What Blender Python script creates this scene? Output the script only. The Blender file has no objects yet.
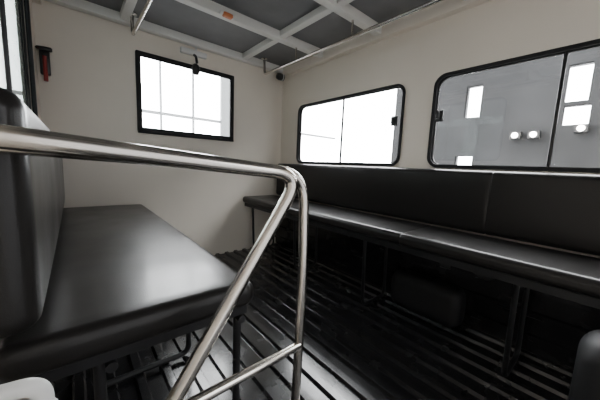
import bpy, bmesh, math
from mathutils import Vector, Matrix
U=0.0095
CZ=0.80
def P(x,y,z): return Vector((x*U,y*U,CZ+z*U))
scene=bpy.context.scene
col=scene.collection

# ---------------- materials ----------------
def mat(name, color, rough=0.5, metal=0.0, noise=0.0, nscale=8, bump=0.0, bscale=200, rnoise=0.0, spec=0.5, coat=0.0, emit=None, estr=0, btype='noise', bdist=0.001):
    m=bpy.data.materials.new(name); m.use_nodes=True
    nt=m.node_tree; b=nt.nodes['Principled BSDF']
    b.inputs['Base Color'].default_value=(*color,1)
    b.inputs['Roughness'].default_value=rough
    b.inputs['Metallic'].default_value=metal
    b.inputs['Specular IOR Level'].default_value=spec
    b.inputs['Coat Weight'].default_value=coat
    b.inputs['Coat Roughness'].default_value=.14
    tc=nt.nodes.new('ShaderNodeTexCoord')
    if noise>0 or rnoise>0:
        n=nt.nodes.new('ShaderNodeTexNoise'); n.inputs['Scale'].default_value=nscale; n.inputs['Detail'].default_value=6
        nt.links.new(tc.outputs['Object'],n.inputs['Vector'])
        if noise>0:
            r=nt.nodes.new('ShaderNodeValToRGB')
            r.color_ramp.elements[0].position=.3; r.color_ramp.elements[1].position=.7
            r.color_ramp.elements[0].color=(*[c*(1-noise) for c in color],1)
            r.color_ramp.elements[1].color=(*[min(1,c*(1+noise)) for c in color],1)
            nt.links.new(n.outputs['Fac'],r.inputs['Fac']); nt.links.new(r.outputs['Color'],b.inputs['Base Color'])
        if rnoise>0:
            mr=nt.nodes.new('ShaderNodeMapRange'); mr.inputs['From Min'].default_value=.3; mr.inputs['From Max'].default_value=.7
            mr.inputs['To Min'].default_value=max(.03,rough-rnoise); mr.inputs['To Max'].default_value=rough+rnoise
            nt.links.new(n.outputs['Fac'],mr.inputs['Value']); nt.links.new(mr.outputs['Result'],b.inputs['Roughness'])
    if bump>0:
        if btype=='noise':
            n2=nt.nodes.new('ShaderNodeTexNoise'); n2.inputs['Detail'].default_value=3; o='Fac'
        else:
            n2=nt.nodes.new('ShaderNodeTexVoronoi'); o='Distance'
        n2.inputs['Scale'].default_value=bscale
        nt.links.new(tc.outputs['Object'],n2.inputs['Vector'])
        bp=nt.nodes.new('ShaderNodeBump'); bp.inputs['Strength'].default_value=bump; bp.inputs['Distance'].default_value=bdist
        nt.links.new(n2.outputs[o],bp.inputs['Height']); nt.links.new(bp.outputs['Normal'],b.inputs['Normal'])
    if emit:
        b.inputs['Emission Color'].default_value=(*emit,1); b.inputs['Emission Strength'].default_value=estr
    return m
M_wall=mat('painted_wall',(.76,.695,.61),.42,noise=.03,nscale=3,bump=.1,bscale=60)
M_ceil=mat('ceiling_panel_grey',(.15,.15,.155),.6,noise=.1)
M_rib=mat('rib_paint',(.68,.67,.64),.45)
M_leather=mat('black_leather',(.013,.012,.0115),.34,bump=.2,bscale=420,btype='vor',rnoise=.06,nscale=5,spec=.22,coat=.14)
M_steel=mat('stainless_steel',(.62,.585,.54),.2,metal=1)
M_blackmetal=mat('black_metal',(.01,.01,.011),.45,spec=.3)
M_floor=mat('truck_bed_black',(.009,.009,.0095),.24,rnoise=.08,nscale=8,bump=.3,bscale=26,spec=.3,coat=.38)
M_rubber=mat('black_rubber',(.01,.01,.011),.6,spec=.3)
M_plast=mat('white_plastic',(.66,.66,.65),.4)
M_blk=mat('black_plastic',(.015,.015,.016),.35)
M_red=mat('red_plastic',(.25,.015,.012),.4)
M_orange=mat('orange_lens',(.6,.2,.08),.3)
M_hall=mat('hall_render',(.068,.068,.07),.9,noise=.3,nscale=.8)
M_ground=mat('concrete',(.10,.10,.10),.85,noise=.2,nscale=2)
M_mull=mat('mullion_paint',(.55,.57,.58),.6)
M_mull2=mat('mullion_grey',(.25,.28,.28),.6)
M_lamp=mat('lamp_glow',(1,1,1),.4,emit=(1,.93,.85),estr=60)
def glassmat(name,tint):
    m=bpy.data.materials.new(name); m.use_nodes=True; nt=m.node_tree
    nt.nodes.remove(nt.nodes['Principled BSDF']); out=nt.nodes['Material Output']
    t=nt.nodes.new('ShaderNodeBsdfTransparent'); t.inputs['Color'].default_value=(*tint,1)
    g=nt.nodes.new('ShaderNodeBsdfGlossy'); g.inputs['Roughness'].default_value=.02
    lw=nt.nodes.new('ShaderNodeLayerWeight'); lw.inputs['Blend'].default_value=.5
    pw=nt.nodes.new('ShaderNodeMath'); pw.operation='POWER'; pw.inputs[1].default_value=5
    nt.links.new(lw.outputs['Facing'],pw.inputs[0])
    ma=nt.nodes.new('ShaderNodeMath'); ma.operation='MULTIPLY_ADD'; ma.inputs[1].default_value=.9; ma.inputs[2].default_value=.035
    nt.links.new(pw.outputs[0],ma.inputs[0])
    mx=nt.nodes.new('ShaderNodeMixShader')
    nt.links.new(ma.outputs[0],mx.inputs[0]); nt.links.new(t.outputs[0],mx.inputs[1]); nt.links.new(g.outputs[0],mx.inputs[2])
    nt.links.new(mx.outputs[0],out.inputs['Surface'])
    return m
M_glass=glassmat('window_glass',(.95,.96,.96))
M_glass_t=glassmat('window_glass_tinted',(.62,.66,.65))

# ---------------- helpers ----------------
def add(name,me,m,parent=None,smooth=False):
    o=bpy.data.objects.new(name,me); col.objects.link(o)
    if m: me.materials.clear(); me.materials.append(m)
    if smooth:
        for p in me.polygons: p.use_smooth=True
    if parent: o.parent=parent
    return o
def group(name):
    e=bpy.data.objects.new(name,None); e.empty_display_size=.05; col.objects.link(e); return e
def box(name,a,b,m,parent=None,bev=0,seg=3):
    bm=bmesh.new(); bmesh.ops.create_cube(bm,size=1)
    A=P(*a);B=P(*b)
    lo=Vector([min(A[i],B[i]) for i in range(3)]);hi=Vector([max(A[i],B[i]) for i in range(3)])
    for v in bm.verts: v.co=Vector([(lo[i]+hi[i])/2+v.co[i]*(hi[i]-lo[i]) for i in range(3)])
    if bev>0: bmesh.ops.bevel(bm,geom=bm.edges[:],offset=bev*U,segments=seg,affect='EDGES',profile=.5)
    me=bpy.data.meshes.new(name); bm.to_mesh(me); bm.free()
    return add(name,me,m,parent,bev>0)
def fillet(pts,r):
    pts=[Vector(p) for p in pts]; out=[pts[0]]
    for i in range(1,len(pts)-1):
        a,b,c=pts[i-1],pts[i],pts[i+1]
        d1=(a-b);d2=(c-b)
        rr=min(r,d1.length*.49,d2.length*.49)
        p0=b+d1.normalized()*rr;p2=b+d2.normalized()*rr
        for k in range(13):
            t=k/12; out.append(p0*(1-t)**2+b*2*t*(1-t)+p2*t*t)
    out.append(pts[-1]); return out
def tube(name,pts,r,m,parent=None,fr=5,cyclic=False):
    w=[P(*p) for p in fillet(pts,fr)]
    cu=bpy.data.curves.new(name,'CURVE'); cu.dimensions='3D'; cu.bevel_depth=r*U; cu.bevel_resolution=6; cu.use_fill_caps=True
    s=cu.splines.new('POLY'); s.points.add(len(w)-1)
    for i,p in enumerate(w): s.points[i].co=(*p,1)
    s.use_cyclic_u=cyclic
    o=bpy.data.objects.new(name,cu); col.objects.link(o)
    dg=bpy.context.evaluated_depsgraph_get()
    me=bpy.data.meshes.new_from_object(o.evaluated_get(dg)); bpy.data.objects.remove(o)
    return add(name,me,m,parent,True)
def rrect(u0,u1,v0,v1,r):
    if r<=0: return [(u0,v0),(u1,v0),(u1,v1),(u0,v1)]
    o=[]
    for cx,cy,a0 in ((u1-r,v0+r,-90),(u1-r,v1-r,0),(u0+r,v1-r,90),(u0+r,v0+r,180)):
        for k in range(9):
            a=math.radians(a0+90*k/8); o.append((cx+r*math.cos(a),cy+r*math.sin(a)))
    return o
def panel(name,loops,w0,w1,axis,m,parent=None):
    cu=bpy.data.curves.new(name,'CURVE'); cu.dimensions='2D'; cu.fill_mode='BOTH'; cu.extrude=abs(w1-w0)/2
    for lp in loops:
        s=cu.splines.new('POLY'); s.points.add(len(lp)-1); s.use_cyclic_u=True
        for i,(a,b) in enumerate(lp): s.points[i].co=(a,b,0,1)
    o=bpy.data.objects.new(name,cu); col.objects.link(o)
    dg=bpy.context.evaluated_depsgraph_get()
    me=bpy.data.meshes.new_from_object(o.evaluated_get(dg)); bpy.data.objects.remove(o)
    c=(w0+w1)/2
    for v in me.vertices:
        u,vv,w=v.co
        if axis=='Y': v.co=P(u,c+w,vv)
        elif axis=='X': v.co=P(c+w,u,vv)
        else: v.co=P(u,vv,c+w)
    bm=bmesh.new(); bm.from_mesh(me); bmesh.ops.remove_doubles(bm,verts=bm.verts,dist=1e-6); bmesh.ops.recalc_face_normals(bm,faces=bm.faces); bm.to_mesh(me); bm.free()
    return add(name,me,m,parent)
def cushion(name,x0,x1,y0,y1,z0,z1,r,m,parent=None,seams=(),puff=.5):
    L0,L1=y0,y1
    st=[(L0+r*(1-math.cos(k/6*math.pi/2)), r*(1-math.sin(k/6*math.pi/2))) for k in range(7)]
    st+=[(L1-r*(1-math.cos(k/6*math.pi/2)), r*(1-math.sin(k/6*math.pi/2))) for k in range(7)]
    n=max(2,int((L1-L0)/3))
    for i in range(1,n): st.append((L0+r+(L1-L0-2*r)*i/n,0))
    for s in seams:
        for d,g in ((-.6,.0),(-.3,.12),(0,.3),(.3,.12),(.6,0)): st.append((s+d,g))
    st.sort(key=lambda t:t[0])
    cx,cz=(x0+x1)/2,(z0+z1)/2; hx,hz=(x1-x0)/2,(z1-z0)/2
    bm=bmesh.new(); rings=[]
    for y,ins in st:
        pf=puff*max(0,math.sin(math.pi*(y-L0)/(L1-L0)))**.5
        ax=max(.05,hx-ins); az=max(.05,hz-ins)
        rc=min(r,ax*.98,az*.98)
        prof=rrect(-ax,ax,-az,az,rc)
        dense=[]
        for i in range(len(prof)):
            p,q=prof[i],prof[(i+1)%len(prof)]
            k=8 if (i%9==8) else 1
            for j in range(k): dense.append((p[0]+(q[0]-p[0])*j/k,p[1]+(q[1]-p[1])*j/k))
        ring=[]
        for (a,c) in dense:
            fx=math.cos(a/hx*math.pi/2) if abs(a)<hx else 0
            fz=math.cos(c/hz*math.pi/2) if abs(c)<hz else 0
            if hx>hz: c+=math.copysign(pf*max(0,fx)**.6,c)
            else: a+=math.copysign(pf*max(0,fz)**.6,a)
            ring.append(bm.verts.new(P(cx+a,y,cz+c)))
        rings.append(ring)
    for a,b in zip(rings[:-1],rings[1:]):
        for i in range(len(a)):
            j=(i+1)%len(a); bm.faces.new((a[i],a[j],b[j],b[i]))
    bm.faces.new(rings[0]); bm.faces.new(rings[-1])
    bmesh.ops.recalc_face_normals(bm,faces=bm.faces)
    me=bpy.data.meshes.new(name); bm.to_mesh(me); bm.free()
    return add(name,me,m,parent,True)
def lathe(name,prof,center,m,parent=None,axis='Z',n=32):
    bm=bmesh.new(); rings=[]
    for r,h in prof:
        rg=[]
        for k in range(n):
            a=2*math.pi*k/n; c,s=max(r,.001)*math.cos(a),max(r,.001)*math.sin(a)
            d={'Z':(c,s,h),'Y':(c,h,s),'X':(h,c,s)}[axis]
            rg.append(bm.verts.new(P(center[0]+d[0],center[1]+d[1],center[2]+d[2])))
        rings.append(rg)
    for a,b in zip(rings[:-1],rings[1:]):
        for i in range(n): bm.faces.new((a[i],a[(i+1)%n],b[(i+1)%n],b[i]))
    bm.faces.new(rings[0]);bm.faces.new(rings[-1]); bmesh.ops.recalc_face_normals(bm,faces=bm.faces)
    me=bpy.data.meshes.new(name); bm.to_mesh(me); bm.free()
    return add(name,me,m,parent,True)

XL,XR,YB,YF,ZF,ZC=-14,164,228,-95,-84,92
WT=4
W0,W1=3.4,54.6
# ---------------- shell ----------------
def ribbed_sheet(name,a0,a1,period,w,h,y0,y1,fn,m):
    prof=[(a0,0)]; a=a0+period/2
    while a+w<a1:
        prof+=[(a,0),(a+.7,h),(a+w-.7,h),(a+w,0)]; a+=period
    prof.append((a1,0))
    prof+= [(a1,-3),(a0,-3)]
    bm=bmesh.new(); A=[bm.verts.new(fn(p,y0)) for p in prof]; B=[bm.verts.new(fn(p,y1)) for p in prof]
    for i in range(len(A)):
        j=(i+1)%len(A); bm.faces.new((A[i],A[j],B[j],B[i]))
    bm.faces.new(A);bm.faces.new(B)
    bmesh.ops.recalc_face_normals(bm,faces=bm.faces)
    me=bpy.data.meshes.new(name); bm.to_mesh(me); bm.free(); 
    return add(name,me,m)
ribbed_sheet('floor',XL-WT,XR+WT,9,4,1.3,YF,YB+WT,lambda p,y:P(p[0],y,ZF+p[1]),M_floor)
ribbed_sheet('trim_1',ZF+1.5,-40,11,3.5,1.2,YF,YB-.1,lambda p,y:P(XR-3-p[1],y,p[0]),M_floor)
panel('wall_back',[rrect(XL-WT,XR+WT,ZF,ZC+2,0),rrect(38,109,21.5,73.5,0.8)],YB,YB+WT,'Y',M_wall)
panel('wall_right',[rrect(YF,YB,ZF,ZC+2,0),rrect(95,200,W0,W1,6),rrect(-32,75,W0,W1,6)],XR,XR+WT,'X',M_wall)
panel('wall_left',[rrect(YF,YB,ZF,ZC+2,0),rrect(85,196,15,80,6)],XL-WT,XL,'X',M_wall)
box('ceiling',(XL-WT,YF,ZC+2),(XR+WT,YB+WT,ZC+5),M_ceil)
i=0
for y in (224,169,115,61,7,-47):
    i+=1; box('ceiling_beam' if i==1 else 'ceiling_beam.%03d'%(i-1),(XL,y-2.6,ZC-3.5),(XR,y+2.6,ZC+2),M_rib,bev=.4)
for k,x in enumerate((118,30)):
    g=group('ceiling_joist' if k==0 else 'ceiling_joist.001')
    ys=(224,169,115,61,7,-47)
    for a,b in zip(ys[:-1],ys[1:]): box('span',(x-2.5,b+2.6,ZC-2),(x+2.5,a-2.6,ZC+2),M_rib,g,bev=.3)
box('trim_2',(XR-5,YF,ZC-6),(XR,YB,ZC+2),M_wall,bev=.5)
box('trim_3',(XL,YF,ZC-6),(XL+4,YB,ZC+2),M_wall,bev=.5)
# ---------------- windows ----------------
def latches(g,x,s,ys,zc):
    for yy in ys:
        box('latch_plate',(x,yy-2.2,zc-3.2),(x-2*s,yy+2.2,zc+3.2),M_blk,g,bev=.6)
        box('latch_grip',(x-1.5*s,yy-1,zc-1.8),(x-4.2*s,yy+1,zc+1.8),M_blk,g,bev=.4)
def win(name,y0,y1,z0,z1,x,s,r,ly,gm):
    g=group(name)
    ring=lambda d:rrect(y0+d,y1-d,z0+d,z1-d,max(.6,r-d*.6))
    panel('rubber_frame',[ring(-1.0),ring(.6)],x-.9,x+.9,'X',M_rubber,g)
    c=x+2*s
    panel('inner_frame',[ring(.02),ring(1.1)],c-.8,c+.8,'X',M_blk,g)
    ym=(y0+y1)/2
    box('meeting_stile',(c-.7,ym-.7,z0+1.1),(c+.7,ym+.7,z1-1.1),M_blk,g,bev=.2)
    panel('glass_pane_1',[rrect(y0+1,ym,z0+1,z1-1,max(.6,r-1))],c-.15,c+.1,'X',gm,g)
    panel('glass_pane_2',[rrect(ym,y1-1,z0+1,z1-1,max(.6,r-1))],c+.2,c+.4,'X',gm,g)
    latches(g,x-.4*s,s,ly,(z0+z1)/2+3)
win('window_1',95,200,W0,W1,XR,1,6,[99.5],M_glass)
win('window_2',-32,75,W0,W1,XR,1,6,[71],M_glass)
win('window_3',85,196,15,80,XL,-1,6,[],M_glass_t)
g=group('window_4')
panel('rubber_frame',[rrect(36.3,110.7,19.8,75.2,1),rrect(39.5,107.5,23,72,.6)],YB-1.4,YB+1,'Y',M_rubber,g)
panel('glass_pane',[rrect(39,108,22.5,72.5,0)],YB+1.5,YB+1.8,'Y',M_glass,g)
box('sill_lip',(36.5,YB-2.4,18.8),(110.5,YB-.2,20.6),M_rubber,g,bev=.3)

# ---------------- left bench ----------------
g=group('bench_seat')
cushion('seat_cushion',XL+1.5,38,62,226,-40,-33,2.6,M_leather,g,puff=.9)
cushion('backrest',XL+.3,-5.5,59,226,-30,10,3.2,M_leather,g,puff=.5)
box('seat_board',(XL+2,64,-42.5),(36,225,-40.2),M_blackmetal,g)
for y in (66,110,150,190,218):
    tube('leg_frame',[(34,y,-42.6),(34,y,ZF+2.4),(2,y,ZF+2.4),(2,y,-42.6)],1.1,M_blackmetal,g,fr=4)
for x in (34,4):
    tube('rail',[(x,63,-43.5),(x,224,-43.5)],1.1,M_blackmetal,g)
# ---------------- right bench ----------------
g=group('bench_seat.001')
cushion('seat_cushion',119,155.5,-70,225,-36.3,-30.4,2.4,M_leather,g,seams=(65,),puff=.3)
cushion('backrest',155.5,163.5,-70,223,-30.3,1.6,2.6,M_leather,g,seams=(40,),puff=.4)
box('seat_board',(121,-68,-39.5),(155,223,-36.5),M_blackmetal,g)
tube('back_rail',[(150,-68,-40.5),(150,221,-40.5)],1.1,M_blackmetal,g)
for y in (-50,20,90,155,218):
    tube('leg_frame',[(127,y,-40),(129,y,ZF+2.4),(152,y,ZF+2.4),(150,y,-40)],1.0,M_blackmetal,g,fr=5)
# ---------------- grab frame ----------------
g=group('handrail')
tube('tube_front',[(-13,51.5,2.6),(43.5,51.5,-2.2),(12.0,51.5,-49),(-11,51.5,ZF+2)],1.6,M_steel,g,fr=8)
tube('tube_rear',[(-13,57,1.6),(49,56.5,-1.8),(49.8,56,-30),(48,55,ZF+1)],1.4,M_steel,g,fr=9)
tube('cross_bar',[(48.5,55,-53),(13.5,51.7,-50.5)],1.2,M_steel,g)
lathe('foot_plate',[(3.4,0),(3.4,.5),(1.6,.6),(1.6,1.2)],(48,55,ZF+1.3),M_steel,g)
# ---------------- ceiling rails ----------------
def rail(name,x,z,y0,y1):
    g=group(name)
    tube('rod',[(x,y0,z),(x,y1-1,z),(x,y1,ZC-1)],1.1,M_steel,g,fr=3)
    for y in (169,115,61,7):
        if y<y1: tube('hanger',[(x,y,z),(x,y,ZC-3)],.7,M_steel,g)
    lathe('flange',[(2.8,0),(2.8,.6),(1.2,.8)],(x,y1,ZC-.2),M_steel,g)
rail('ceiling_grab_rail',133,79,-60,214)
rail('ceiling_grab_rail.001',33,79,-60,214)
# ---------------- fixtures ----------------
g=group('security_camera')
box('mount_plate',(66,224.5,82),(86,YB,86),M_plast,g,bev=.6)
tube('conduit',[(78,YB-1.5,86),(78,YB-1.5,90)],.8,M_plast,g)
tube('arm',[(76,225.5,82.5),(76,221,80),(76,219,75)],1.0,M_blk,g,fr=2)
lathe('head',[(0,-4.2),(2.2,-3.8),(3,-2),(3,1),(2.2,3),(1,4)],(75,219,70),M_blk,g)
g=group('dome_speaker')
lathe('body',[(0,-4),(2.6,-3.6),(3.2,-1.5),(3.2,3)],(156,221,84),M_blk,g,axis='X')
lathe('ring',[(3.4,1),(3.4,2),(3.0,2.2)],(156,221,84),M_plast,g,axis='X')
g=group('marker_light')
box('base',(71,163.5,ZC-4),(80,166.5,ZC-2),M_plast,g,bev=.4)
box('lens',(72.5,162.5,ZC-5),(78.5,166,ZC-2.6),M_orange,g,bev=.8)
g=group('emergency_hammer')
box('holder',(-12.5,224.5,47),(-8,YB,62),M_blk,g,bev=.6)
tube('handle',[(-10.2,223.6,43),(-10.2,223.6,57)],1.0,M_red,g)
lathe('hammer_head',[(0,-4),(1,-3),(1.3,0),(1.3,3),(.8,3.6)],(-10.2,223.6,61),M_blk,g,axis='X')
g=group('plastic_jug')
cushion('body',XL+1,-3.2,41,49,ZF+1.5,-33,2.2,M_plast,g,puff=.3)
tube('handle',[(XL+2.5,45,-34),(XL+2.5,45,-28.8),(-4.6,45,-29.5),(-4.6,45,-34)],1.1,M_plast,g,fr=3)
g=group('padded_stool')
cushion('cushion',99,116,-32,1.5,-76,-42,5,M_rubber,g,puff=1)
for x in (104,112):
    for y in (-27,-5): lathe('foot',[(1.5,0),(1.8,6.5)],(x,y,ZF+1.3),M_rubber,g)
cushion('wheel_arch',146,160.5,44,84,ZF+1.4,-61,5,M_rubber,None,puff=.3)

# ---------------- outside ----------------
def m2u(v): return v/U
gz=-0.75
def Wz(z): return (z-CZ)/U
box('ground',(m2u(-14),m2u(-14),Wz(gz-.1)),(m2u(16),m2u(16),Wz(gz)),M_ground)
holes=[]
def H(yc,zc,w,h): holes.append(rrect(m2u(yc-w/2),m2u(yc+w/2),Wz(zc-h/2),Wz(zc+h/2),0))
H(2.68,2.65,.36,.8); H(2.75,1.1,.42,.3); H(.78,2.75,.36,.75);H(.74,2.1,.4,.4); H(-1.2,2.7,.5,1.5); H(-3.4,2.7,.5,1.5)
panel('building_facade',[rrect(m2u(-9),m2u(4.9),Wz(gz),Wz(5.2),0)]+holes,m2u(8),m2u(8.25),'X',M_hall)
g=group('building_glazing')
for k in range(12):
    x=-3+k*.78
    box('mullion',(m2u(x),m2u(7.4),Wz(gz)),(m2u(x+(.28 if k%3==2 else .04)),m2u(7.5),Wz(5)),M_mull,g)
for z in (.6,1.9,4.9): box('transom',(m2u(-3),m2u(7.42),Wz(z)),(m2u(8),m2u(7.5),Wz(z+.07)),M_mull,g)
g=group('building_glazing.001')
for k in range(10):
    y=-2+k*1.0
    box('mullion',(m2u(-3.4),m2u(y),Wz(gz)),(m2u(-3.25),m2u(y+.25),Wz(5)),M_mull2,g)
for z in (.6,1.8,3.2,4.9): box('transom',(m2u(-3.38),m2u(-2),Wz(z)),(m2u(-3.27),m2u(7.2),Wz(z+.15)),M_mull2,g)
for k,(y,z) in enumerate(((1.68,1.72),(1.35,1.72),(.62,1.80))):
    g=group('floodlight' if k==0 else 'floodlight.%03d'%k)
    box('housing',(m2u(7.86),m2u(y-.1),Wz(z-.08)),(m2u(8),m2u(y+.1),Wz(z+.08)),M_hall,g)
    lathe('lens',[(6,-2),(6,0),(3,1)],(m2u(7.86),m2u(y),Wz(z)),M_lamp,g,axis='X')

# ---------------- world: overcast daylight, brightest toward the open end of the hall ----------------
w=bpy.data.worlds.new('sky'); scene.world=w; w.use_nodes=True
nt=w.node_tree; bg=nt.nodes['Background']; bg.inputs['Color'].default_value=(.98,.985,1,1)
tc=nt.nodes.new('ShaderNodeTexCoord')
dp=nt.nodes.new('ShaderNodeVectorMath'); dp.operation='DOT_PRODUCT'; dp.inputs[1].default_value=Vector((.72,.66,.2)).normalized()
nt.links.new(tc.outputs['Generated'],dp.inputs[0])
mr=nt.nodes.new('ShaderNodeMapRange'); mr.interpolation_type='SMOOTHSTEP'
mr.inputs['From Min'].default_value=-.3; mr.inputs['From Max'].default_value=.95
mr.inputs['To Min'].default_value=1.5; mr.inputs['To Max'].default_value=37
nt.links.new(dp.outputs['Value'],mr.inputs['Value']); nt.links.new(mr.outputs['Result'],bg.inputs['Strength'])

# ---------------- camera ----------------
cam=bpy.data.cameras.new('camera'); co=bpy.data.objects.new('camera',cam); col.objects.link(co)
cam.sensor_width=36; cam.lens=16.02; cam.clip_start=.01
r=Vector((.767,-.6427,.0434)).normalized(); b=Vector((-.640,-.7559,.1264)); b=(b-r*b.dot(r)).normalized(); u=b.cross(r)
Mx=Matrix((r,u,b)).transposed().to_4x4(); Mx.translation=Vector((0,0,CZ))
co.matrix_world=Mx
scene.camera=co
